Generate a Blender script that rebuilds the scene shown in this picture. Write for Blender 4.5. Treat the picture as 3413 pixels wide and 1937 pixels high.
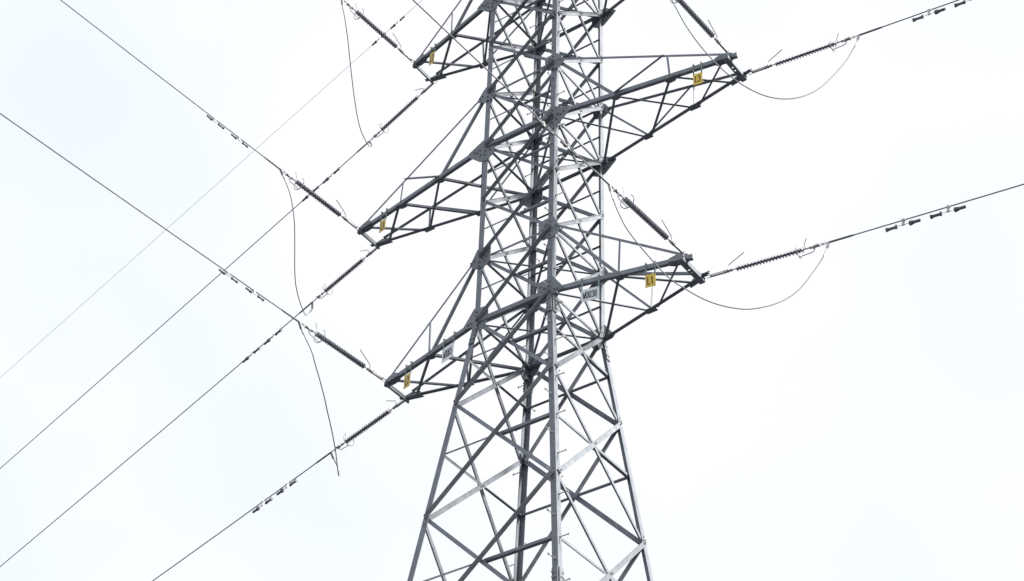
import bpy, math, random
from mathutils import Vector, Matrix
random.seed(7)
for o in list(bpy.data.objects): bpy.data.objects.remove(o)
scn = bpy.context.scene
COL = scn.collection
Z0 = 25.87                    # height of the middle crossarm above the ground

# ------------------------------------------------------------------ camera
cam = bpy.data.cameras.new('camera'); camo = bpy.data.objects.new('camera', cam); COL.objects.link(camo)
fw = Vector((-0.4661, 0.6221, 0.6291)).normalized()
rt = Vector((0.8130, 0.5817, 0.0272)); rt = (rt - fw * rt.dot(fw)).normalized()
up = rt.cross(fw)
camo.matrix_world = Matrix(((rt.x, up.x, -fw.x, 15.131), (rt.y, up.y, -fw.y, -21.050),
                            (rt.z, up.z, -fw.z, -24.265 + Z0), (0, 0, 0, 1)))
cam.sensor_width = 36; cam.lens = 66.136; cam.clip_start = 0.1; cam.clip_end = 6000
scn.camera = camo

# ------------------------------------------------------------------ light
SUN_EL, SUN_AZ = math.radians(38), math.radians(12)      # azimuth measured from +x towards +y
sdir = Vector((math.cos(SUN_EL) * math.cos(SUN_AZ), math.cos(SUN_EL) * math.sin(SUN_AZ), math.sin(SUN_EL)))
sun = bpy.data.lights.new('sun', 'SUN'); sun.energy = 5.0; sun.angle = math.radians(12); sun.color = (1.0, 0.955, 0.87)
suno = bpy.data.objects.new('sun', sun); COL.objects.link(suno)
suno.rotation_euler = sdir.to_track_quat('Z', 'Y').to_euler(); suno.location = (30, 6, 60)
world = bpy.data.worlds.new('World'); scn.world = world; world.use_nodes = True
nt = world.node_tree; N = nt.nodes; LK = nt.links; N.clear()
out = N.new('ShaderNodeOutputWorld')
sky = N.new('ShaderNodeTexSky'); sky.sky_type = 'NISHITA'; sky.sun_disc = False
sky.sun_elevation = SUN_EL; sky.sun_rotation = math.radians(90) - SUN_AZ
bg1 = N.new('ShaderNodeBackground'); bg1.inputs['Strength'].default_value = 0.06; LK.new(sky.outputs[0], bg1.inputs['Color'])
tc = N.new('ShaderNodeTexCoord')
nz = N.new('ShaderNodeTexNoise'); nz.inputs['Scale'].default_value = 3.2; nz.inputs['Detail'].default_value = 3.0
nz.inputs['Roughness'].default_value = 0.45
LK.new(tc.outputs['Generated'], nz.inputs['Vector'])
cr = N.new('ShaderNodeValToRGB')
cr.color_ramp.elements[0].position = 0.36; cr.color_ramp.elements[0].color = (0.865, 0.94, 1.02, 1)
cr.color_ramp.elements[1].position = 0.56; cr.color_ramp.elements[1].color = (0.992, 0.998, 1.04, 1)
LK.new(nz.outputs[0], cr.inputs[0])
bg2 = N.new('ShaderNodeBackground'); bg2.inputs['Strength'].default_value = 0.612; LK.new(cr.outputs[0], bg2.inputs['Color'])
mixw = N.new('ShaderNodeMixShader'); mixw.inputs[0].default_value = 0.95     # thin bright overcast over the blue
LK.new(bg1.outputs[0], mixw.inputs[1]); LK.new(bg2.outputs[0], mixw.inputs[2]); LK.new(mixw.outputs[0], out.inputs['Surface'])
vs = scn.view_settings; vs.view_transform = 'Standard'; vs.look = 'None'; vs.exposure = 0.8; vs.gamma = 1; vs.use_curve_mapping = False

# ------------------------------------------------------------------ materials
def material(name, c1, c2, scale=6.0, rough=0.5, metal=0.0, bump=0.0, stain=None, detail=6):
    m = bpy.data.materials.new(name); m.use_nodes = True; t = m.node_tree; n = t.nodes; l = t.links
    b = n['Principled BSDF']; b.inputs['Metallic'].default_value = metal
    g = n.new('ShaderNodeNewGeometry')
    a = n.new('ShaderNodeTexNoise'); a.inputs['Scale'].default_value = scale; a.inputs['Detail'].default_value = detail
    l.new(g.outputs['Position'], a.inputs['Vector'])
    r = n.new('ShaderNodeValToRGB'); r.color_ramp.elements[0].position = 0.32; r.color_ramp.elements[1].position = 0.68
    r.color_ramp.elements[0].color = (*c1, 1); r.color_ramp.elements[1].color = (*c2, 1)
    l.new(a.outputs[0], r.inputs[0]); colr = r.outputs[0]
    oi = n.new('ShaderNodeObjectInfo')                       # small tone difference from bar to bar
    mr = n.new('ShaderNodeMapRange'); mr.inputs['To Min'].default_value = 0.83; mr.inputs['To Max'].default_value = 1.15
    l.new(oi.outputs['Random'], mr.inputs['Value'])
    vm = n.new('ShaderNodeVectorMath'); vm.operation = 'SCALE'
    l.new(colr, vm.inputs[0]); l.new(mr.outputs[0], vm.inputs['Scale']); colr = vm.outputs[0]
    if stain:
        s = n.new('ShaderNodeTexNoise'); s.inputs['Scale'].default_value = scale * 0.23; s.inputs['Detail'].default_value = 8
        l.new(g.outputs['Position'], s.inputs['Vector'])
        sr = n.new('ShaderNodeValToRGB'); sr.color_ramp.elements[0].position = 0.55; sr.color_ramp.elements[1].position = 0.72
        sr.color_ramp.elements[0].color = (0, 0, 0, 1); sr.color_ramp.elements[1].color = (0.55, 0.55, 0.55, 1)
        l.new(s.outputs[0], sr.inputs[0])
        mx = n.new('ShaderNodeMix'); mx.data_type = 'RGBA'
        l.new(sr.outputs[0], mx.inputs['Factor']); l.new(colr, mx.inputs[6]); mx.inputs[7].default_value = (*stain, 1)
        colr = mx.outputs[2]
    l.new(colr, b.inputs['Base Color'])
    rr = n.new('ShaderNodeMapRange'); rr.inputs['To Min'].default_value = max(0.05, rough - 0.12); rr.inputs['To Max'].default_value = min(1, rough + 0.12)
    l.new(a.outputs[0], rr.inputs['Value']); l.new(rr.outputs[0], b.inputs['Roughness'])
    if bump:
        bp = n.new('ShaderNodeBump'); bp.inputs['Strength'].default_value = bump; bp.inputs['Distance'].default_value = 0.01
        l.new(a.outputs[0], bp.inputs['Height']); l.new(bp.outputs[0], b.inputs['Normal'])
    return m
STEEL = material('galvanised_steel', (0.148, 0.169, 0.202), (0.218, 0.240, 0.276), 7, 0.62, 0.08, 0.02, (0.165, 0.165, 0.165))
BOLTM = material('dark_bolt', (0.10, 0.10, 0.11), (0.17, 0.17, 0.17), 30, 0.6, 0.3)  # dark grey, deeper than the galvanised steel
ALU = material('aluminium_wire', (0.145, 0.152, 0.175), (0.22, 0.23, 0.26), 14, 0.55, 0.1)
FIT = material('forged_fitting', (0.22, 0.23, 0.25), (0.38, 0.39, 0.40), 30, 0.5, 0.3)
CORE = material('core_rubber', (0.035, 0.037, 0.055), (0.055, 0.058, 0.08), 22, 0.45)
RUB = material('silicone_rubber', (0.15, 0.153, 0.19), (0.20, 0.205, 0.24), 22, 0.45)
IRON = material('cast_iron', (0.10, 0.10, 0.125), (0.17, 0.17, 0.20), 30, 0.6)
CLMP = material('cast_aluminium', (0.50, 0.50, 0.50), (0.64, 0.63, 0.62), 40, 0.45, 0.2)
YEL = material('yellow_enamel', (0.68, 0.46, 0.025), (0.80, 0.58, 0.06), 18, 0.4, 0, 0, (0.40, 0.30, 0.08))
WHT = material('white_enamel', (0.72, 0.79, 0.85), (0.82, 0.88, 0.93), 16, 0.4, 0, 0, (0.46, 0.50, 0.50))
INK = material('black_lettering', (0.02, 0.022, 0.025), (0.04, 0.045, 0.05), 60, 0.5)
STRAP = material('green_grey_strap', (0.10, 0.16, 0.135), (0.17, 0.24, 0.21), 30, 0.55)
GROUNDM = material('grey_ground', (0.020, 0.021, 0.025), (0.032, 0.034, 0.038), 0.35, 0.95, 0, 0.6, (0.048, 0.048, 0.048))  # unseen ground; dark neutral grey set to keep bounce light on undersides low
CONC = material('concrete', (0.30, 0.29, 0.27), (0.42, 0.41, 0.38), 5, 0.85, 0, 0.4)

# ------------------------------------------------------------------ mesh helpers
OFF = {}
def root(name, loc, label=None, cat=None, group=None, parent=None, mat=None):
    o = bpy.data.objects.new(name, None); COL.objects.link(o); o.empty_display_size = 0.2
    loc = Vector(loc)
    if parent is not None:
        o.parent = parent; o.location = loc - OFF[parent.name]
    else: o.location = loc
    OFF[o.name] = loc
    if mat is not None:
        o.matrix_world = Matrix.Translation(loc) @ mat.to_4x4(); OFF[o.name] = Vector((0, 0, 0))
    if label: o['label'] = label
    if cat: o['category'] = cat
    if group: o['group'] = group
    return o
def link_mesh(name, me, mat, parent, loc):
    o = bpy.data.objects.new(name, me); COL.objects.link(o)
    if parent is not None: o.parent = parent
    o.location = loc
    if mat and not me.materials: me.materials.append(mat)
    return o
def mk(name, V, F, mat, parent=None, smooth=False, **props):
    V = [Vector(v) for v in V]
    c = sum(V, Vector()) / len(V)
    me = bpy.data.meshes.new(name); me.from_pydata([tuple(v - c) for v in V], [], F); me.update()
    if smooth:
        for p in me.polygons: p.use_smooth = True
    off = OFF.get(parent.name, Vector()) if parent is not None else Vector()
    o = link_mesh(name, me, mat, parent, c - off)
    OFF[o.name] = c
    for k, v in props.items(): o[k] = v
    return o
class MB:
    def __init__(s): s.V = []; s.F = []
    def add(s, V, F):
        k = len(s.V); s.V += [Vector(v) for v in V]; s.F += [tuple(i + k for i in f) for f in F]; return s
    def box(s, c, ax, ay, az):            # centre and three half axes
        c = Vector(c); ax = Vector(ax); ay = Vector(ay); az = Vector(az)
        V = [c + i * ax + j * ay + k * az for k in (-1, 1) for j in (-1, 1) for i in (-1, 1)]
        if ax.cross(ay).dot(az) > 0:
            F = [(0, 2, 3, 1), (4, 5, 7, 6), (0, 1, 5, 4), (2, 6, 7, 3), (0, 4, 6, 2), (1, 3, 7, 5)]
        else: F = [(0, 1, 3, 2), (4, 6, 7, 5), (0, 4, 5, 1), (2, 3, 7, 6), (0, 2, 6, 4), (1, 5, 7, 3)]
        return s.add(V, F)
    def tube(s, pts, r, n=6, closed=False):
        pts = [Vector(p) for p in pts]; m = len(pts); V = []; F = []
        rs = r if isinstance(r, (list, tuple)) else [r] * m
        prev = None
        for i, p in enumerate(pts):
            if closed: d = (pts[(i + 1) % m] - pts[i - 1]).normalized()
            else: d = (pts[min(i + 1, m - 1)] - pts[max(i - 1, 0)]).normalized()
            if prev is None:
                a = d.cross(Vector((0, 0, 1)));
                if a.length < 0.1: a = d.cross(Vector((0, 1, 0)))
            else: a = prev - d * prev.dot(d)
            a.normalize(); prev = a; b = d.cross(a)
            V += [p + (a * math.cos(2 * math.pi * k / n) + b * math.sin(2 * math.pi * k / n)) * rs[i] for k in range(n)]
        for i in range(m if closed else m - 1):
            j = (i + 1) % m
            F += [(i * n + k, i * n + (k + 1) % n, j * n + (k + 1) % n, j * n + k) for k in range(n)]
        if not closed: F += [tuple(range(n - 1, -1, -1)), tuple((m - 1) * n + k for k in range(n))]
        return s.add(V, F)
    def prism(s, poly, o, ex, ey, en, t):  # polygon in (ex, ey) at o, thickness t along en
        o = Vector(o); n = len(poly)
        if sum(poly[i][0] * poly[(i + 1) % n][1] - poly[(i + 1) % n][0] * poly[i][1] for i in range(n)) < 0: poly = poly[::-1]
        A = [o + ex * x + ey * y for x, y in poly]; B = [p + en * t for p in A]
        F = [tuple(range(n - 1, -1, -1)), tuple(range(n, 2 * n))] + [(i, (i + 1) % n, n + (i + 1) % n, n + i) for i in range(n)]
        if ex.cross(ey).dot(en) < 0: F = [f[::-1] for f in F]
        return s.add(A + B, F)
    def make(s, name, mat, parent=None, smooth=False, **p): return mk(name, s.V, s.F, mat, parent, smooth, **p)

def angle_bar(name, p0, p1, n, w, t=0.008, low=True, out=False, off=0.0, wb=None, parent=None, heel=None, ext=0.0, mat=None):
    """rolled steel L-section from p0 to p1; one flange in the plane whose normal is n, the other standing out of it"""
    p0 = Vector(p0); p1 = Vector(p1); d = (p1 - p0).normalized(); n = Vector(n); n = (n - d * n.dot(d)).normalized()
    a = n.cross(d).normalized(); wb = wb or w
    if (a.z > 0) == low or abs(a.z) < 1e-6: pass
    if low and a.z < 0: a = -a
    if (not low) and a.z > 0: a = -a
    b = n if out else -n
    p0 = p0 - d * ext; p1 = p1 + d * ext
    base = n * off
    if heel is not None: a, b = heel[0].normalized(), heel[1].normalized(); s0 = 0.0
    else: s0 = -w / 2
    sec = [(0, 0), (w, 0), (w, t), (t, t), (t, wb), (0, wb)]
    A = [p0 + base + a * (x + s0) + b * y for x, y in sec]; B = [q + (p1 - p0) for q in A]
    F = [(0, 1, 2, 3, 4, 5), (11, 10, 9, 8, 7, 6)] + [(i, i + 6, (i + 1) % 6 + 6, (i + 1) % 6) for i in range(6)]
    if a.cross(b).dot(d) < 0: F = [f[::-1] for f in F]
    return mk(name, A + B, F, mat or STEEL, parent)

# ------------------------------------------------------------------ ground
g = MB()
R = 2500; K = 40
gv = [(0, 0, 0)]; gf = []
rings = [6, 20, 60, 180, 500, 1200, R]
for ri, rr in enumerate(rings):
    for k in range(K):
        a = 2 * math.pi * k / K; gv.append((rr * math.cos(a), rr * math.sin(a), 0 if rr < 60 else random.uniform(-0.4, 0.2) * min(6, rr / 100)))
for k in range(K): gf.append((0, 1 + k, 1 + (k + 1) % K))
for ri in range(len(rings) - 1):
    for k in range(K):
        a = 1 + ri * K + k; b = 1 + ri * K + (k + 1) % K; gf.append((a, a + K, b + K, b))
go = mk('ground', gv, gf, GROUNDM); go['kind'] = 'structure'

# ------------------------------------------------------------------ tower
LV = dict(W=5.42, V=4.055, U=2.731, T=1.421, M=0.0, N=-1.358, P=-2.708, Q=-4.174, R=-5.969, S=-8.256,
          S2=-11.05, S3=-14.2, S4=-17.8, S5=-21.7, G=-25.75)
ORDER = ['W', 'V', 'U', 'T', 'M', 'N', 'P', 'Q', 'R', 'S', 'S2', 'S3', 'S4', 'S5', 'G']
SG = dict(A=(-1, -1), B=(1, -1), C=(1, 1), D=(-1, 1))
def half(z): return 0.8125 - 0.00093 * z if z >= LV['Q'] else 0.8164 + 0.115 * (LV['Q'] - z)
def cn(L, l):
    z = LV[l] if isinstance(l, str) else l
    h = half(z); return Vector((SG[L][0] * h, SG[L][1] * h, z + Z0))
tower = root('transmission_tower', (0, 0, 0),
             'tall grey galvanised steel lattice pylon with crossarms on both sides', 'pylon')
legs = {}
WL = 0.108
for L in 'ABCD':
    m = MB(); sx, sy = SG[L]
    ax = Vector((-sx, 0, 0)); ay = Vector((0, -sy, 0)); t = 0.013
    zs = [LV['G'], LV['Q'], LV['W']]; P = [cn(L, z) for z in zs]; peak = Vector((sx * 0.05, sy * 0.05, 7.9 + Z0)); P.append(peak)
    sec = [(0, 0), (WL, 0), (WL, t), (t, t), (t, WL), (0, WL)]
    V = []; 
    for p in P: V += [p + ax * x + ay * y for x, y in sec]
    F = []
    for k in range(len(P) - 1):
        F += [(k * 6 + i, k * 6 + 6 + i, k * 6 + 6 + (i + 1) % 6, k * 6 + (i + 1) % 6) for i in range(6)]
    F += [tuple(range(6)), tuple(range((len(P) - 1) * 6 + 5, (len(P) - 1) * 6 - 1, -1))]
    if ax.cross(ay).z < 0: F = [f[::-1] for f in F]
    m.add(V, F)
    legs[L] = m.make('leg', STEEL, tower)
    b = MB(); p = cn(L, 'G') - Vector((0, 0, 0.2)); b.add([], [])
    b.tube([p + Vector((0, 0, -0.3)), p + Vector((0, 0, 0.25))], [0.55, 0.40], 20)
    b.make('foundation', CONC, tower)

bolts = MB()
def bolt(p, n, r=0.016, h=0.014):
    p = Vector(p); n = Vector(n).normalized(); a = n.orthogonal().normalized(); b = n.cross(a)
    bolts.add([p + (a * math.cos(k * math.pi / 3) + b * math.sin(k * math.pi / 3)) * r + n * q for q in (-0.004, h) for k in range(6)],
              [(5, 4, 3, 2, 1, 0), (6, 7, 8, 9, 10, 11)] + [(k, (k + 1) % 6, 6 + (k + 1) % 6, 6 + k) for k in range(6)])

def face_n(f, below):
    n = dict(AB=Vector((0, -1, 0)), BC=Vector((1, 0, 0)), DC=Vector((0, 1, 0)), AD=Vector((-1, 0, 0)))[f]
    return (n + Vector((0, 0, 0.115))).normalized() if below else n
faces = ['AB', 'BC', 'DC', 'AD']
# styles per face: (rising diagonal, falling diagonal) as (low edge, outstanding outwards)
inset = 0.03
for i in range(len(ORDER) - 1):
    hi, lo = ORDER[i], ORDER[i + 1]; below = LV[hi] <= LV['Q'] + 0.01
    for f in faces:
        n = face_n(f, below); L0, L1 = f[0], f[1]
        e = (cn(L1, hi) - cn(L0, hi)).normalized()
        big = LV[hi] <= LV['Q'] + .01
        w1 = 0.080 if not big else 0.085
        a0, a1 = cn(L0, lo) + e * 0.05, cn(L1, hi) - e * 0.05
        b0, b1 = cn(L0, hi) + e * 0.05, cn(L1, lo) - e * 0.05
        if lo == 'G': a0 += Vector((0, 0, .25)); b1 += Vector((0, 0, .25))
        if f == 'AB':      # A low -> B high: standing flange outwards at the lower edge
            angle_bar('brace', a0, a1, n, w1, low=True, out=True, off=0.016, parent=tower)
            angle_bar('brace', b0, b1, n, w1 - 0.018, low=False, out=False, off=-0.016, parent=tower)
        elif f == 'DC':
            angle_bar('brace', a0, a1, n, w1, low=True, out=False, off=-0.016, parent=tower)
            angle_bar('brace', b0, b1, n, w1, low=True, out=False, off=0.012, parent=tower)
        elif f == 'BC':    # B low -> C high is the nearly level one in view
            angle_bar('brace', a0, a1, n, w1, low=False, out=True, off=0.016, wb=0.02, parent=tower)
            angle_bar('brace', b0, b1, n, w1 * .8, low=True, out=False, off=-0.016, wb=0.03, parent=tower)
        else:
            angle_bar('brace', a0, a1, n, w1, low=False, out=False, off=-0.016, wb=0.02, parent=tower)
            angle_bar('brace', b0, b1, n, w1 * .8, low=True, out=True, off=0.012, wb=0.03, parent=tower)
        # crossing point
        ha, hb = half(LV[hi]), half(LV[lo]); tt = hb / (ha + hb)
        X = a0.lerp(a1, tt); zc = X.z - Z0
        if f in ('AB', 'BC'):
            d = (a1 - a0).normalized()
            for q in (-.03, .03): bolt(X + d * q + n * 0.025, n, 0.013)
            for pp, dd in ((a0, d), (a1, -d), (b0, (b1 - b0).normalized()), (b1, (b0 - b1).normalized())):
                for q in (0.03, 0.09): bolt(pp + dd * q + n * 0.026, n, 0.014)
        if f == 'AD':
            d = (a1 - a0).normalized()
            for q in (-.03, .03): bolt(X + d * q - n * 0.026, -n, 0.014)
            for pp, dd in ((a0, d), (a1, -d)):
                for q in (0.03, 0.09): bolt(pp + dd * q - n * 0.027, -n, 0.014)
        # horizontals through the crossing
        if big or f in ('AB', 'DC'):
            h0, h1 = cn(L0, zc), cn(L1, zc); hw = 0.042 if f == 'AB' else 0.045
            if big: hw = 0.05
            Xm = X.copy()
            off = -0.03
            thin = f == 'AB'
            angle_bar('strut', h0 + e * .04, Xm - e * .05, n, hw * (.72 if thin else 1), 0.006, low=(f == 'DC'), out=False, off=off if f in('AB','BC') else -0.026, wb=.012 if thin or f == 'AD' else None, parent=tower)
            angle_bar('strut', Xm + e * .05, h1 - e * .04, n, hw * (1.15 if LV[hi] < LV['N'] + .1 else .9), 0.006, low=True, out=False, off=off if f in('AB','BC') else -0.026, parent=tower)
# level struts at the crossarms and plan bracing
for l in ('V', 'T', 'M', 'P', 'Q', 'W'):
    for f in faces:
        n = face_n(f, False); e = (cn(f[1], l) - cn(f[0], l)).normalized()
        heavy = l in ('V', 'M', 'Q') and f in ('AB', 'DC')
        w = 0.09 if heavy else (0.042 if f == 'AB' else 0.052)
        offz = Vector((0, 0, 0.0))
        angle_bar('strut', cn(f[0], l) + e * .06 + offz, cn(f[1], l) - e * .06 + offz, n, w, 0.009,
                  low=(heavy or f in ('DC', 'AD')), out=False, off=0.030 if heavy and f == 'AB' else (-0.045), parent=tower)
    for a, b, dz in (('A', 'C', -0.03), ('B', 'D', -0.075)):
        p, q = cn(a, l), cn(b, l); d = (q - p).normalized()
        angle_bar('plan_brace', p + d * .14 + Vector((0, 0, dz)), q - d * .14 + Vector((0, 0, dz)), (0, 0, -1), 0.038, 0.006, parent=tower)
for l in ('R', 'S3', 'S5'):
    for a, b, dz in (('A', 'C', -0.03), ('B', 'D', -0.075)):
        if l == 'R': continue
        p, q = cn(a, l), cn(b, l); d = (q - p).normalized()
        angle_bar('plan_brace', p + d * .2 + Vector((0, 0, dz)), q - d * .2 + Vector((0, 0, dz)), (0, 0, -1), 0.06, 0.006, parent=tower)

# gusset plates: outline in (outwards from the leg heel, up), metres
GS = dict(
    V=[(-.26, .10), (-.20, .17), (0.0, .20), (.12, .17), (.36, -.04), (.30, -.11), (.05, -.32), (-.10, -.34), (-.27, -.20)],
    M=[(-.26, .05), (-.20, .16), (-.04, .20), (.33, -.00), (.34, -.08), (.06, -.34), (-.08, -.37), (-.26, -.26)],
    T=[(-.24, .12), (-.19, .16), (0.0, .17), (.07, .10), (.21, -.12), (.17, -.17), (.02, -.25), (-.17, -.21), (-.23, -.10)],
    P=[(-.29, .17), (-.10, .19), (.01, .19), (.17, -.13), (.08, -.23), (-.01, -.27), (-.20, -.26), (-.29, -.18)],
    Q=[(-.30, .27), (-.08, .29), (.01, .32), (.24, -.02), (.20, -.07), (.02, -.10), (-.14, -.24), (-.22, -.22), (-.31, -.02)],
    W=[(-.24, .12), (-.10, .16), (0.0, .17), (.17, -.12), (.02, -.25), (-.23, -.10)])
for l, poly in GS.items():
    for L in 'ABCD':
        sx, sy = SG[L]; c = cn(L, l); n = Vector((0, sy, 0)); ex = Vector((sx, 0, 0)); ez = Vector((0, 0, 1))
        offp = 0.004 if sy < 0 else -0.034
        jit = random.uniform(.96, 1.04) * (1 if sy < 0 else .9)
        m = MB().prism([(x * jit, z * jit) for x, z in poly], c + n * offp, ex, ez, n, 0.011)
        m.make('gusset_plate', STEEL, tower)
        fn = n if sy < 0 else -n
        pb = c + (n * (offp + 0.011) if sy < 0 else n * offp)
        rows = [(-.05, -.22), (-.05, -.12), (-.05, .0), (-.05, .1), (-.15, .02), (-.20, -.05), (-.16, -.14), (.07, -.05), (.13, -.09)]
        if l in 'VM': rows += [(.2, -.05), (.05, -.18)]
        if l == 'Q': rows = [(-.05, .2), (-.05, .1), (-.05, .0), (-.15, .08), (-.22, .14), (-.2, .02), (.06, .0), (.12, -.02)]
        for x, z in rows: bolt(pb + ex * x + ez * z + n * (0.012 if sy < 0 else -0.0), fn, 0.015)
        # small plates on the side faces where the braces meet the leg
        n2 = Vector((sx, 0, 0)); ey = Vector((0, -sy, 0))
        if l != 'W':
            p2 = [(.02, .14), (.16, .04), (.17, -.10), (.09, -.24), (.02, -.25)] if l != 'Q' else [(.02, .22), (.09, .24), (.17, -.02), (.25, -.30), (.19, -.36), (.10, -.26), (.02, -.28)]
            MB().prism(p2, c + n2 * (0.003 if sx > 0 else -0.026), ey, ez, n2, 0.009).make('gusset_plate', STEEL, tower)
            fn2 = n2 if sx > 0 else -n2
            for x, z in ((.05, -.06), (.05, -.17), (.11, -.12), (.12, -.02), (.06, .06)):
                bolt(c + n2 * (0.013 if sx > 0 else -0.027) + ey * x + ez * z, fn2, 0.014)
# leg splices
for zq in ('Q', 'S2'):
    for L in 'ABCD':
        sx, sy = SG[L]
        z0 = LV[zq] + (0.0 if zq == 'Q' else .95)
        c = cn(L, z0 - 0.06); c2 = cn(L, z0 - 0.46); d = (c - c2).normalized()
        m = MB()
        ax, ay = Vector((-sx, 0, 0)), Vector((0, -sy, 0)); nx, ny = Vector((sx, 0, 0)), Vector((0, sy, 0))
        m.box((c + c2) / 2 + ax * .055 + ny * (.010 if zq == 'Q' else .006) + ny * 0.008, ax * .050, d * .24, ny * .006)
        m.box((c + c2) / 2 + ay * .055 + nx * .014, ay * .050, d * .24, nx * .006)
        m.make('splice_plate', STEEL, legs[L])
        for k in range(4):
            p = c2.lerp(c, (k + .5) / 4)
            for q in (.032, .085):
                if (k + (q > .05)) % 2 == 0 or q > .05:
                    bolt(p + ax * (q + .008) + ny * .026, ny, 0.014); bolt(p + ay * (q + .008) + nx * .020, nx, 0.014)
# bolts scattered up the legs
for L in 'AB':
    for l in ('N', 'U', 'R', 'S'):
        for q in (0.0, .07, -.12):
            bolt(cn(L, LV[l] + q) + Vector((-SG[L][0] * .05, -0.0, 0)) , (0, -1, 0), 0.013)
for L in 'BC':
    for l in ('N', 'U', 'R', 'S', 'V', 'T', 'M', 'P'):
        for q in (0.05, -.05):
            bolt(cn(L, LV[l] + q) + Vector((0.0, -SG[L][1] * .06, 0)), (1, 0, 0), 0.013)
# step bolts
sb_me = None
def step_bolt(leg, p, d):
    global sb_me
    if sb_me is None:
        m = MB().tube([(0, 0, 0), (.15, 0, 0)], .0085, 6); m.tube([(.148, 0, 0), (.165, 0, 0)], .018, 6); m.tube([(-.004, 0, 0), (.014, 0, 0)], .018, 6)
        sb_me = bpy.data.meshes.new('step_bolt'); sb_me.from_pydata([tuple(v) for v in m.V], [], m.F); sb_me.materials.append(FIT)
    o = bpy.data.objects.new('step_bolt', sb_me); COL.objects.link(o); o.parent = leg
    o.location = p - OFF[leg.name]; o.rotation_euler = d.to_track_quat('X', 'Z').to_euler()
z = 5.0
z_k = -6.178
while z_k < 5.2: z_k += 0.84
while z_k > -22.5:
    for L, dx, dy in (('B', 1, -1), ('D', -1, 1)):
        for (dd, dz) in ((Vector((dx, 0, 0)), 0.0), (Vector((0, dy, 0)), 0.42)):
            c = cn(L, z_k + dz); sx, sy = SG[L]
            inn = Vector((0, -sy, 0)) if dd.y == 0 else Vector((-sx, 0, 0))
            step_bolt(legs[L], c + inn * 0.06 + dd * 0.004, dd)
    z_k -= 0.84

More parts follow.
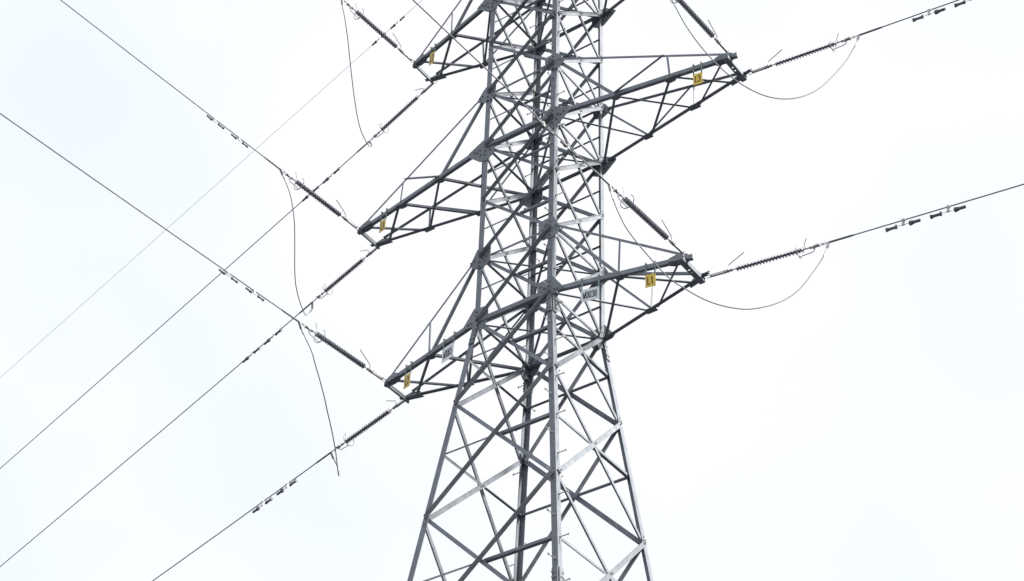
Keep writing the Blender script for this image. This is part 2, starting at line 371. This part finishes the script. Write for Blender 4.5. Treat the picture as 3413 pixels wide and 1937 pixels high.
# ------------------------------------------------------------------ crossarms
def crossarm(sx, l, top, Lx, ty, n1, n2, r1, r2, q1):
    zb = LV[l]; FL, RL = ('A', 'D') if sx < 0 else ('B', 'C')
    T = lambda sy: Vector((sx * Lx, sy * ty, zb + Z0))
    side = 'left' if sx < 0 else 'right'
    arm = root('crossarm', cn(FL, l).lerp(cn(RL, l), .5), parent=tower)
    bf = lambda t: cn(FL, l).lerp(T(-1), t); br = lambda t: cn(RL, l).lerp(T(1), t)
    tf = lambda t: cn(FL, top).lerp(T(-1) + Vector((0, 0, .05)), t); tr = lambda t: cn(RL, top).lerp(T(1) + Vector((0, 0, .05)), t)
    ext = 0.12 / Lx
    outw = Vector((sx, 0, 0))
    wide = 0.088
    nF = (T(-1) - cn(FL, l)).cross(Vector((0, 0, 1))).normalized(); nF = nF if nF.y < 0 else -nF
    nR = (T(1) - cn(RL, l)).cross(Vector((0, 0, 1))).normalized(); nR = nR if nR.y > 0 else -nR
    angle_bar('chord', bf(.04), bf(1 + ext * 1.3), nF, wide, 0.009, low=True, out=False, off=0.02, wb=0.07, parent=arm)
    angle_bar('chord', br(.04), br(1 + ext * 1.6), nR, wide * .8, 0.009, low=True, out=False, off=0.0, parent=arm)
    angle_bar('chord', tf(.05), tf(.985), nF, 0.048, 0.007, low=False, out=False, off=0.016, wb=.03, parent=arm)
    angle_bar('chord', tr(.05), tr(.965), nR, 0.066, 0.007, low=True, out=False, off=-0.004, parent=arm)
    up_, dn = Vector((0, 0, 1)), Vector((0, 0, -1))
    def B(p, q, n, w=0.042, low=True, out=False, off=0.0, **k):
        angle_bar('brace', p, q, n, w, 0.006, low=low, out=out, off=off, parent=arm, **k)
    bz = Vector((0, 0, -0.045))
    # front face
    if n2:
        B(cn(FL, top), bf(n1), nF, .05, low=True, out=False, off=.0)
        B(bf(n1), tf(q1 - .015), nF, .044, out=True, off=.032)
        B(tf(q1 + .005), bf(n2), nF, .036, wb=.02, low=False, off=.03)
    else:
        B(cn(FL, top), bf(n1), nF, .05, low=True, out=False, off=.0)
        B(tf(q1), bf(n1), nF, .036, wb=.02, low=False, off=.03)
    # rear face
    B(cn(RL, top), br(r1), nR, .04, off=-.01)
    if n2:
        B(tr(q1), br(r1 + .01), nR, .036, off=-.02)
        B(tr(q1 + .012), br(r2), nR, .03, off=-.02)
    else: B(tr(q1), br(r1), nR, .03, off=-.02)
    # bottom panel
    fz = bz
    B(cn(RL, l) + fz, bf(n1) + fz, dn, .048); B(cn(FL, l) + fz * 1.3, br(r1) + fz * 1.3, dn, .042)
    if n2:
        B(br(r1 + .02) + fz, bf(n2) + fz, dn, .046); B(bf(n1) + fz * 1.3, br(r2) + fz * 1.3, dn, .042)
        B(br(r2 + .03) + fz, bf(.96) + fz, dn, .036); B(bf(n2 + .02) + fz * 1.3, br(.93) + fz * 1.3, dn, .045)
    else:
        B(br(r1 + .06) + fz, bf(.95) + fz, dn, .036); B(bf(n1) + fz * 1.3, br(.93) + fz * 1.3, dn, .048)
    # tip plates and beam
    for sy, n, fn in ((-1, nF, bf), (1, nR, br)):
        d = (fn(1) - fn(0)).normalized(); p = fn(1) + n * (.030 if sy < 0 else -.012)
        m = MB().prism(([(-.30, -.04), (.04, -.045), (.05, .045), (-.06, .08), (-.15, .09), (-.28, .045)] if sy < 0 else [(-.28, -.04), (.04, -.04), (.04, .04), (-.08, .09), (-.26, .06)]), p, d, Vector((0, 0, 1)), n, .012)
        m.make('tip_plate', STEEL, arm)
        m = MB().prism([(-.30, -.05), (-.24, -.08), (-.10, -.08), (.03, -.045), (.03, .02), (-.30, .02)] if sy < 0 else [(-.30, -.08), (.02, -.08), (.03, .03), (-.32, .03)],
                       fn(1) + Vector((0, 0, -.050)), d, Vector((0, -sy, 0)) * -1 if sy < 0 else Vector((0, 1, 0)), Vector((0, 0, -1)), .008)
        m.make('tip_plate', STEEL, arm)
    for (pt, w_) in ((bf(n1), .09), (br(r2 if r2 else r1), .11)) + (((bf(n2), .12), (br(r1), .09)) if n2 else ()):
        d = outw; sgy = -1 if pt.y < 0 else 1
        m = MB().prism([(-w_, .03), (w_, .03), (w_ * .95, -.05), (w_ * .4, -.10), (-w_ * .5, -.10), (-w_ * .95, -.05)], pt + Vector((0, 0, -.052)), d, Vector((0, sgy, 0)), Vector((0, 0, -1)), .007)
        m.make('gusset_plate', STEEL, arm)
    m = MB(); a = T(-1) + Vector((sx * -.0, -.10, .0)); b = T(1) + Vector((sx * .0, .045, 0)); cc = (a + b) / 2; hl = (b - a) / 2
    m.box(cc + Vector((0, 0, -.065)), Vector((.006, 0, 0)), hl, Vector((0, 0, .045)))
    if sx > 0:   # wide lower flange with two drilled holes
        hw = .045; zf = -.112
        for y0, y1 in ((a.y, -.12), (-.085, -.03), (.005, b.y)):
            m.box((cc.x - .05, (y0 + y1) / 2, cc.z + zf), (hw, 0, 0), (0, (y1 - y0) / 2, 0), (0, 0, .004))
        for y0, y1 in ((-.12, -.085), (-.03, .005)):
            for q in (-.081, -.019): m.box((cc.x + q, (y0 + y1) / 2, cc.z + zf), (.014, 0, 0), (0, (y1 - y0) / 2, 0), (0, 0, .004))
    else:
        m.box(cc + Vector((-.014, 0, -.112)), Vector((.010, 0, 0)), hl, Vector((0, 0, .004)))
    m.make('tip_beam', STEEL, arm)
    return bf
BF = {}
for sx in (-1, 1):
    BF[sx, 'M'] = crossarm(sx, 'M', 'T', 4.198, .26, .35, .665, .33, .66, .65)
    BF[sx, 'Q'] = crossarm(sx, 'Q', 'P', 3.142, .28, .508, None, .49, None, .52)
    BF[sx, 'V'] = crossarm(sx, 'V', 'W', 3.125, .27, .514, None, .50, None, .52)
bolts.make('bolt', BOLTM, tower, kind='stuff')

# ------------------------------------------------------------------ insulator strings
def lathe(prof, n=18):
    V = []; F = []
    for s, r in prof: V += [(s, r * math.cos(2 * math.pi * k / n), r * math.sin(2 * math.pi * k / n)) for k in range(n)]
    for i in range(len(prof) - 1): F += [(i * n + k, i * n + (k + 1) % n, (i + 1) * n + (k + 1) % n, (i + 1) * n + k) for k in range(n)]
    F += [tuple(range(n - 1, -1, -1)), tuple((len(prof) - 1) * n + k for k in range(n))]
    return V, [f[::-1] for f in F]
def shmesh(name, prof, mat):
    V, F = lathe(prof); me = bpy.data.meshes.new(name); me.from_pydata(V, [], F); me.materials.append(mat)
    for p in me.polygons: p.use_smooth = True
    return me
BIG = shmesh('shed', [(-.008, .015), (-.003, .042), (0, .051), (.0020, .051), (.0025, .044), (.008, .017), (.013, .014)], RUB)
SML = shmesh('shed', [(-.009, .017), (-.003, .024), (0, .030), (.002, .030), (.003, .024), (.010, .018), (.011, .014)], RUB)
def frame(d):
    d = d.normalized(); e3 = Vector((0, 0, 1)).cross(d).normalized(); e2 = d.cross(e3)
    return Matrix((d, e3, e2)).transposed()          # x along, y sideways, z up
def arc(c, r, a0, a1, n, x):
    return [(x + c[0], c[1] + r * math.cos(a0 + (a1 - a0) * k / n), c[2] + r * math.sin(a0 + (a1 - a0) * k / n)) for k in range(n + 1)]
def insulator(P0, E, label, group, flip=1):
    P0 = Vector(P0); E = Vector(E); Lt = (E - P0).length; k = Lt / 2.22
    r = root('insulator_string', P0, label, 'insulator', group, mat=frame(E - P0))
    s0, s1 = .515 * k, 1.745 * k
    MB().tube([(.045 * k, 0, 0), (s0, 0, 0)], .010, 8).make('steel_rod', FIT, r)
    MB().tube([(s0 - .02, 0, 0), (s1 + .02, 0, 0)], .0135, 10).make('core_rod', CORE, r, True)
    nb = 21
    for i in range(nb):
        o = link_mesh('shed', BIG, None, r, (s0 + (s1 - s0) * i / (nb - 1), 0, 0))
        if i < nb - 1: link_mesh('shed', SML, None, r, (s0 + (s1 - s0) * (i + .5) / (nb - 1), 0, 0))
    # shackle, extension link, socket
    m = MB().tube(arc((0, 0, 0), .05, math.radians(-60), math.radians(240), 14, 0), .008, 6)
    m.V = [Vector((-.05 + v.z * .9, v.y * .7, v.x)) for v in m.V]; m.make('shackle', FIT, r)
    m = MB(); m.box((.152 * k, .014, 0), (.158 * k, 0, 0), (0, .004, 0), (0, 0, .020)); m.box((.152 * k, -.014, 0), (.158 * k, 0, 0), (0, .004, 0), (0, 0, .020))
    m.box((.152 * k, 0, .018), (.145 * k, 0, 0), (0, .018, 0), (0, 0, .003)); m.make('extension_link', CLMP, r)
    m = MB(); m.tube([(.012 * k, -.035, 0), (.012 * k, .035, 0)], .010, 6); m.tube([(.285 * k, -.035, 0), (.285 * k, .035, 0)], .012, 6)
    m.tube([(.335 * k, -.03, 0), (.335 * k, .03, 0)], .016, 6); m.tube([(.36 * k, 0, 0), (.385 * k, 0, 0), (.405 * k, 0, 0), (.425 * k, 0, 0)], [.012, .026, .026, .012], 8)
    m.box((.32 * k, 0, 0), (.04, 0, 0), (0, .016, 0), (0, 0, .014)); m.tube([(.03 * k, 0, 0), (.44 * k, 0, 0)], .009, 8); m.make('socket_fitting', FIT, r)
    MB().tube([(.335 * k, 0, 0), (.335 * k, 0, .10), (.35 * k, 0, .135), (.62 * k, 0, .30)], .0082, 6).make('arcing_horn', FIT, r)
    # line end
    m = MB(); m.tube([(s1 + .005, 0, 0), (1.86 * k, 0, 0)], .012, 8); m.tube([(1.86 * k, 0, 0), (1.88 * k, 0, 0), (1.90 * k, 0, 0), (1.915 * k, 0, 0)], [.012, .026, .026, .012], 8)
    m.tube([(1.93 * k, 0, -.035), (1.97 * k, 0, -.02), (1.99 * k, 0, .03)], .014, 6); m.box((1.975 * k, 0, 0), (.035, 0, 0), (0, .02, 0), (0, 0, .016))
    m.tube([(2.03 * k, -.035, 0), (2.03 * k, .035, 0)], .016, 6); m.tube([(1.9 * k, 0, .0), (2.05 * k, 0, 0)], .011, 6); m.make('clevis', FIT, r)
    for j, xx in enumerate((2.085, 2.15)):
        pts = []
        for q in range(16):
            a = 2 * math.pi * q / 16; px = xx * k + .040 * math.cos(a) + math.copysign(.008, math.cos(a)); py = .017 * math.sin(a)
            pts.append((px, py if j % 2 else 0, 0 if j % 2 else py))
        MB().tube(pts, .0055, 6, closed=True).make('chain_link', FIT, r)
    a0 = math.radians(125); ring = arc((0, 0, -.005), .125, a0, a0 + math.radians(285), 30, 1.69 * k)
    MB().tube(ring, .0082, 6).make('grading_ring', FIT, r)
    m = MB().tube([(1.975 * k, 0, -.01), (1.97 * k, 0, -.07), (1.93 * k, 0, -.105), (1.72 * k, 0, -.128), (1.69 * k, 0, -.128)], .0082, 6); m.make('ring_bracket', FIT, r)
    MB().tube([(1.80 * k, 0, 0), (1.775 * k, 0, .065), (1.77 * k, 0, .10), (1.80 * k, 0, .22)], .0082, 6).make('arcing_horn', FIT, r)
    return r
def zz(v): return (v[0], v[1], v[2] + Z0)
def azd(a): a = math.radians(a); return Vector((math.cos(a), math.sin(a), 0))
STR = dict(
    FV=((-3.159, -.412, 4.055), (-3.159, -2.659, 3.880), -90, -.0715, .0005, 'upper left crossarm running towards the upper left corner', 'composite insulator on the topmost left crossarm pointing up and left, dark sheds'),
    FM=((-4.258, -.368, 0), (-4.258, -2.623, -.168), -90, -.0715, .0005, '', 'dark composite insulator pointing up and left from the tip of the middle left crossarm'),
    FQ=((-3.189, -.424, -4.174), (-3.189, -2.693, -4.348), -90, -.0725, .0005, '', 'dark composite insulator pointing up and left from the tip of the lowest left crossarm'),
    GM=((4.215, -.390, 0), (4.215, -2.630, -.168), -90, -.068, .0005, '', 'dark composite insulator cut by the top edge above the right crossarm sign L3'),
    GQ=((3.172, -.428, -4.174), (3.172, -2.646, -4.330), -90, -.0585, .0004, '', 'dark thick insulator crossing the sky just right of the pylon, above the lower right crossarm'),
    LV=((-3.184, .376, 4.055), (-5.300, .864, 3.867), 167, -.067, .0003, '', 'grey insulator slanting down left below the topmost left crossarm tip'),
    LM=((-4.228, .320, 0), (-6.358, .792, -.182), 167.5, -.0985, .0008, '', 'grey insulator slanting down left below the middle left crossarm tip'),
    LQ=((-3.161, .303, -4.174), (-5.306, .700, -4.349), 169.5, -.098, .0010, '', 'grey insulator slanting down left below the lowest left crossarm tip'),
    RQ=((3.244, .349, -4.174), (5.413, .387, -4.438), 1, -.108, .0006, '', 'spiky pale insulator reaching right from the lower right crossarm with sign L1'),
    RM=((4.331, .288, 0), (6.400, .324, -.253), 1, -.1115, .0006, '', 'spiky pale insulator reaching right from the upper right crossarm with sign L3'))
for k_, v in STR.items():
    grp = 'insulators towards the near span' if k_[0] in 'FG' else ('insulators of the far left span' if k_[0] == 'L' else 'insulators of the right span')
    insulator(zz(v[0]), zz(v[1]), v[6], grp)

# ------------------------------------------------------------------ conductors
CL = dict(FV='bare wire leaving the topmost left insulator out through the top edge',
          FM='wire rising through the upper left, carrying two dampers and crossed by the faint shield wire',
          FQ='wire rising from the lowest left crossarm to the left edge across two descending wires',
          GM='wire from the upper right crossarm insulator leaving over the top edge',
          GQ='pale wire passing in front of the pylon up to the top edge',
          LV='bluish thin wire descending left from the topmost left crossarm, below the faint shield wire',
          LM='wire descending left from the middle left crossarm to the bottom left corner',
          LQ='lowest wire, descending from the lowest left crossarm to the bottom edge',
          RQ='wire running right from the lower right crossarm, level with mid picture at the right edge',
          RM='wire running right from the upper right crossarm to the top right corner')
def conductor_pts(E, d, s, c, L):
    hs = [0, .2, .4, .8, 1.6, 3, 5, 8, 12, 17, 23, 30, 40, 55, 70, 90, 110, 130]
    return [E + d * h + Vector((0, 0, s * h + c * h * h)) for h in hs if h <= L]
def pt(k_, h):
    v = STR[k_]; E = Vector(zz(v[1])); return E + azd(v[2]) * h + Vector((0, 0, v[3] * h + v[4] * h * h))
for k_, v in STR.items():
    E = Vector(zz(v[1])); d = azd(v[2]); pts = conductor_pts(E, d, v[3], v[4], 130)
    r = root('conductor', E, CL[k_], 'power line', 'bare conductors of the line')
    MB().tube(pts[1:], .0108, 8).make('wire', ALU, r, True)
    a, b = pts[0], pt(k_, .46); a = a - (b - a).normalized() * .03
    MB().tube([a, a.lerp(b, .08), a.lerp(b, .85), b], [.010, .0175, .0175, .012], 8).make('dead_end_clamp', ALU, r, True)

# ------------------------------------------------------------------ vibration dampers
dm = {}
def build_damper():
    m = MB(); m.tube([(-.24, 0, -.095), (-.1, 0, -.092), (.1, 0, -.092), (.24, 0, -.095)], .0045, 6); dm['messenger_wire'] = (m, FIT)
    m = MB(); m.box((0, 0, -.042), (.024, 0, 0), (0, .013, 0), (0, 0, .050)); m.box((0, 0, .004), (.030, 0, 0), (0, .022, 0), (0, 0, .018))
    m.tube([(-.03, 0, -.092), (.03, 0, -.092)], .014, 8); m.tube([(0, -.03, -.02), (0, .034, -.02)], .010, 6); dm['clamp'] = (m, CLMP)
    for nm, s, pr in (('weight', -1, [(.115, .028), (.125, .034), (.145, .024), (.19, .022), (.24, .022), (.275, .030), (.300, .036), (.305, .030)]),
                      ('weight2', 1, [(.100, .030), (.110, .038), (.150, .036), (.19, .024), (.24, .024), (.285, .025), (.295, .018)])):
        V, F = lathe([(a, b) for a, b in pr], 12); m = MB()
        V = [(x * s, y, z * 1.16 - .098) for x, y, z in V]
        if s < 0: F = [f[::-1] for f in F]
        m.add(V, F); m.box((s * .13, 0, -.098 + (.034 if s < 0 else -.034)), (.012, 0, 0), (0, .010, 0), (0, 0, .016)); dm[nm] = (m, IRON)
build_damper(); DME = {}
for nm, (m, mat) in dm.items():
    me = bpy.data.meshes.new(nm.rstrip('2')); me.from_pydata([tuple(v) for v in m.V], [], m.F); me.materials.append(mat)
    for p in me.polygons: p.use_smooth = nm.startswith('weight')
    DME[nm] = me
def damper(p, d, label, flip=False, scale=1.0, roll=0.0):
    F3 = frame(d) @ Matrix.Rotation(roll, 3, 'X')
    if flip: F3 = frame(-d)
    r = root('vibration_damper', p, label, 'vibration damper', 'dampers hanging from the wires', mat=F3)
    r.scale = (scale,) * 3
    for nm in DME: link_mesh(nm.rstrip('2'), DME[nm], None, r, (0, 0, 0))
DL = dict(FM='the middle left crossarm wire in the upper left', FQ='the wire to the left edge at mid height', GQ='the wire in front of the pylon',
          LV='the upper descending wire behind the middle left insulator', LM='the descending wire below the middle left jumper',
          LQ='the lowest descending wire near the bottom', RQ='the right wire at mid height', RM='the right wire in the top right corner')
for k_, txt in DL.items():
    for h, which in ((1.15 if k_ in ('FM', 'FQ', 'GQ') else 1.30, 'nearer the insulator'), (1.80 if k_ in ('FM', 'FQ', 'GQ') else 2.05, 'farther from the insulator')):
        damper(pt(k_, h) - Vector((0, 0, .004)), pt(k_, h + .1) - pt(k_, h - .1), 'two-weight damper on %s, %s' % (txt, which), scale=.74 if k_ in ('FM', 'FQ', 'GQ') else .98,
               roll={'LV': .45, 'LM': .45, 'LQ': .15, 'FM': .22, 'FQ': .28, 'GQ': .2}.get(k_, 0.0) + random.uniform(-.07, .07))

# shield wire from the peak
pk = Vector((0, 0, 7.94 + Z0)); dsh = azd(168)
def shp(h): return pk + dsh * h + Vector((0, 0, -.064 * h + .00015 * h * h))
r = root('shield_wire', pk, 'faint thin pale wire crossing the left sky from top centre to the left edge', 'shield wire')
MB().tube([shp(h) for h in (0, 1, 3, 6, 10, 15, 22, 32, 45, 65, 90, 120)], .0052, 6).make('wire', CLMP, r, True)
for h in (5.06, 5.73): damper(shp(h), dsh + Vector((0, 0, -.06)), 'small damper on the faint shield wire at the top, %s' % ('upper of the two' if h < 5.3 else 'lower of the two'), scale=.82, roll=.4)

# ------------------------------------------------------------------ jumpers
def spline(P, n=6):
    P = [Vector(p) for p in P]; o = []
    for i in range(len(P) - 1):
        p0 = P[max(i - 1, 0)]; p1 = P[i]; p2 = P[i + 1]; p3 = P[min(i + 2, len(P) - 1)]
        t1 = max((p1 - p0).length, 1e-3) ** .5; t2 = max((p2 - p1).length, 1e-3) ** .5; t3 = max((p3 - p2).length, 1e-3) ** .5
        m1 = (p2 - p1) + ((p1 - p0) / t1 - (p2 - p0) / (t1 + t2)) * t2 if i > 0 else (p2 - p1)
        m2 = (p2 - p1) + ((p3 - p2) / t3 - (p3 - p1) / (t2 + t3)) * t2 if i < len(P) - 2 else (p2 - p1)
        for k in range(n):
            t = k / n; a = 2 * t ** 3 - 3 * t * t + 1; b = t ** 3 - 2 * t * t + t; c = -2 * t ** 3 + 3 * t * t; d = t ** 3 - t * t
            o.append(p1 * a + m1 * b + p2 * c + m2 * d)
    return o + [P[-1]]
JP = dict(
    V=('FV', 'LV', [(.06, -.02, -.15), (.14, -.05, -.3), (.4, -.1, -.6), (.92, -.12, -.94), (1.4, -.12, -1.12), (2.19, -.11, -1.2), (2.66, -.12, -1.14), (3.22, -.14, -.92), (3.7, -.11, -.57), (3.97, -.10, -.30), (4.08, -.06, -.14)],
       'thin jumper cable hanging from the topmost left insulator pair, cut by the top edge'),
    M=('FM', 'LM', [(.02, -.06, -.14), (.09, -.13, -.29), (.21, -.20, -.46), (.41, -.24, -.65), (.61, -.25, -.80), (1.13, -.20, -1.05), (1.49, -.15, -1.15), (1.97, -.10, -1.21), (2.49, -.08, -1.17), (2.97, -.06, -1.03), (3.55, 0.0, -.72), (4.07, .07, -.26), (4.09, .01, -.14)],
       'S-shaped jumper cable under the middle left crossarm insulators'),
    Q=('FQ', 'LQ', [(.05, -.05, -.14), (.11, -.12, -.27), (.25, -.23, -.47), (.41, -.28, -.62), (.64, -.34, -.78), (.98, -.40, -.97), (1.21, -.42, -1.06), (1.47, -.44, -1.13), (2.13, -.44, -1.20), (2.63, -.40, -1.16), (3.3, -.32, -.98), (4.0, -.19, -.46), (4.08, -.11, -.22), (4.03, -.05, -.11)],
       'jumper cable dropping to a sharp point under the lowest left crossarm insulators'),
    RQ=('GQ', 'RQ', [(.04, 0, -.18), (.09, 0, -.36), (.17, 0, -.58), (.28, 0, -.82), (.47, 0, -1.09), (.64, 0, -1.29), (.98, 0, -1.64), (1.24, 0, -1.78), (1.55, 0, -1.9), (1.87, 0, -1.94), (2.23, 0, -1.9), (2.58, 0, -1.75), (2.89, 0, -1.54), (3.16, 0, -1.26), (3.44, 0, -.82), (3.63, 0, -.48), (3.74, 0, -.21)],
        'wide drooping jumper loop in front of the lower right crossarm'),
    RM=('GM', 'RM', [(.05, 0, -.15), (.2, 0, -.45), (.32, 0, -.74), (.44, 0, -1.0), (.67, 0, -1.38), (.95, 0, -1.72), (1.29, 0, -2.0), (1.63, 0, -2.15), (1.88, 0, -2.18), (2.12, 0, -2.14), (2.42, 0, -2.0), (2.76, 0, -1.71), (3.12, 0, -1.22), (3.38, 0, -.79), (3.51, 0, -.52), (3.62, 0, -.28)],
        'wide drooping jumper loop in front of the upper right crossarm'))
for k_, (s, t, P, lab) in JP.items():
    A = Vector(zz(STR[s][1])); Bv = Vector(zz(STR[t][1])); v = (Bv - A); v.z = 0; v.normalize(); n = Vector((-v.y, v.x, 0))
    pts = [A + v * a + n * b + Vector((0, 0, c)) for a, b, c in P]
    r = root('jumper_cable', A, lab, 'jumper cable', 'jumper cables under the crossarms')
    full = spline([A] + pts + [Bv], 6)
    MB().tube(full, .0100, 8).make('cable', ALU, r, True)
    for seq in (full, full[::-1]):
        L = 0; q = [seq[0]]
        for i in range(1, len(seq)):
            L += (seq[i] - seq[i - 1]).length; q.append(seq[i])
            if L > (.30 if s[0] == 'G' else .22): break
        d0 = (q[min(3, len(q) - 1)] - q[0]).normalized(); sd = d0.cross(Vector((0, 1, .2))).normalized()
        m = MB(); m.box(q[0] + d0 * .07, d0 * .065, sd * .022, d0.cross(sd) * .010)
        for kk in (.045, .095): m.tube([q[0] + d0 * kk - d0.cross(sd) * .022, q[0] + d0 * kk + d0.cross(sd) * .022], .011, 6)
        m.tube([p for p in q if (p - q[0]).length > .12] or q[-2:], .0150, 8)
        m.make('terminal_lug', CLMP if s[0] == 'G' else FIT, r)

# ------------------------------------------------------------------ number plates
def plate(sx, l, x0, x1, z0, z1, text, mat, label, name='sign_plate'):
    bf = BF[sx, l]; p0, p1 = bf(0), bf(1); d = (p1 - p0).normalized(); nF = d.cross(Vector((0, 0, 1))); nF = nF if nF.y < 0 else -nF
    ex = d if sx > 0 else -d
    cpos = p0 + d * (x0 + x1) / 2 + nF * .045
    M = Matrix((ex, -nF, Vector((0, 0, 1)))).transposed()
    r = root('sign_plate' if name is None else name, cpos, label, 'sign', 'signs hanging from the crossarms', mat=M)
    z0 -= .05; z1 -= .05; w = abs(x1 - x0); h = z1 - z0; zc = (z0 + z1) / 2
    m = MB(); m.box((0, 0, zc), (w / 2, 0, 0), (0, .0022, 0), (0, 0, h / 2)); m.make('plate', mat, r)
    m = MB()
    for x in (-w / 2 + .012, w / 2 - .012):
        for z_ in (zc - h / 2 + .012, zc + h / 2 - .012): m.tube([(x, -.009, z_), (x, .006, z_)], .0075, 6)
    m.make('rivet', BOLTM, r)
    for x in (-w / 2 + .012, w / 2 - .012):
        m = MB(); m.box((x, -.004 + .012, (z1 - .02 + .07) / 2), (.014, 0, 0), (0, .002, 0), (0, 0, (.07 - z1 + .02) / 2))
        m.box((x, .05, .072), (.011, 0, 0), (0, .045, 0), (0, 0, .002))
        m.box((x, .02, -.062), (.013, 0, 0), (0, .016, 0), (0, 0, .006))
        m.tube([(x, 0, .04), (x, 0, .055)], .013, 6)
        m.make('strap', STRAP, r)
    oct_ = lambda a, b: [(.22, a), (.78, a), (1, a + .16), (1, b - .16), (.78, b), (.22, b), (0, b - .16), (0, a + .16), (.22, a)]
    GL = {'W': [[(0, 1), (.25, 0), (.5, .62), (.75, 0), (1, 1)]], '0': [oct_(0, 1)], '8': [oct_(0, .53), oct_(.53, 1)],
          '3': [[(0, .86), (.22, 1), (.78, 1), (1, .86), (1, .66), (.78, .53), (.40, .53)], [(.78, .53), (1, .38), (1, .15), (.78, 0), (.22, 0), (0, .14)]],
          '6': [[(1, .85), (.78, 1), (.22, 1), (0, .82), (0, .18), (.22, 0), (.78, 0), (1, .18), (1, .40), (.78, .55), (.22, .55), (0, .40)]],
          '5': [[(.95, 1), (.08, 1), (.02, .56), (.26, .63), (.78, .63), (1, .46), (1, .17), (.78, 0), (.22, 0), (0, .14)]],
          'L': [[(0, 1), (0, 0), (1, 0)]], '1': [[(.25, .78), (.62, 1), (.62, 0)]],
          '2': [[(0, .82), (.22, 1), (.78, 1), (1, .82), (1, .62), (0, 0), (1, 0)]]}
    nch = len(text); tH = h * (.50 if nch > 2 else .56); tW = w * (.78 if nch > 2 else .62); pitch = tW / nch; cw = pitch * (.62 if nch > 2 else .66)
    st = tH * (.060 if nch > 2 else .066); m = MB(); q = 0
    for i_, ch in enumerate(text):
        x0_ = -tW / 2 + pitch * i_ + (pitch - cw) / 2; cw_ = cw * (1.38 if ch == 'W' else 1); x0_ -= (cw_ - cw) / 2
        for pl in GL[ch]:
            for a_, b_ in zip(pl[:-1], pl[1:]):
                A = Vector((x0_ + a_[0] * cw_, 0, zc - tH / 2 + a_[1] * tH)); Bq = Vector((x0_ + b_[0] * cw_, 0, zc - tH / 2 + b_[1] * tH))
                dd = (Bq - A).normalized(); q += 1
                m.box((A + Bq) / 2 + Vector((0, -.0030 - .00004 * (q % 3), 0)), (Bq - A) / 2 + dd * st * .8, (0, .0004, 0), dd.cross(Vector((0, 1, 0))) * st)
    m.make('lettering', INK, r)
plate(1, 'M', 2.73, 2.905, -.42, -.15, 'L3', YEL, 'bright yellow plate reading L3 under the upper right crossarm')
plate(1, 'Q', 1.685, 1.865, -.42, -.155, 'L1', YEL, 'bright yellow plate reading L1 under the lower right crossarm')
plate(1, 'Q', .545, .87, -.41, -.145, 'W0038', WHT, 'white number plate W0038 beside the right leg of the pylon')
plate(-1, 'M', 2.66, 2.83, -.43, -.145, 'L1', YEL, 'narrow yellow plate L1 on the middle left crossarm')
plate(-1, 'Q', 1.69, 1.86, -.42, -.13, 'L2', YEL, 'orange-yellow plate L2 on the lowest left crossarm, beside its tip')
plate(-1, 'Q', .49, .80, -.42, -.12, 'W0065', WHT, 'white number plate W0065 on the lowest left crossarm')
plate(-1, 'V', 1.72, 1.88, -.43, -.10, 'L3', YEL, 'dull yellow plate on the topmost left crossarm near its tip')
scn.render.film_transparent = False
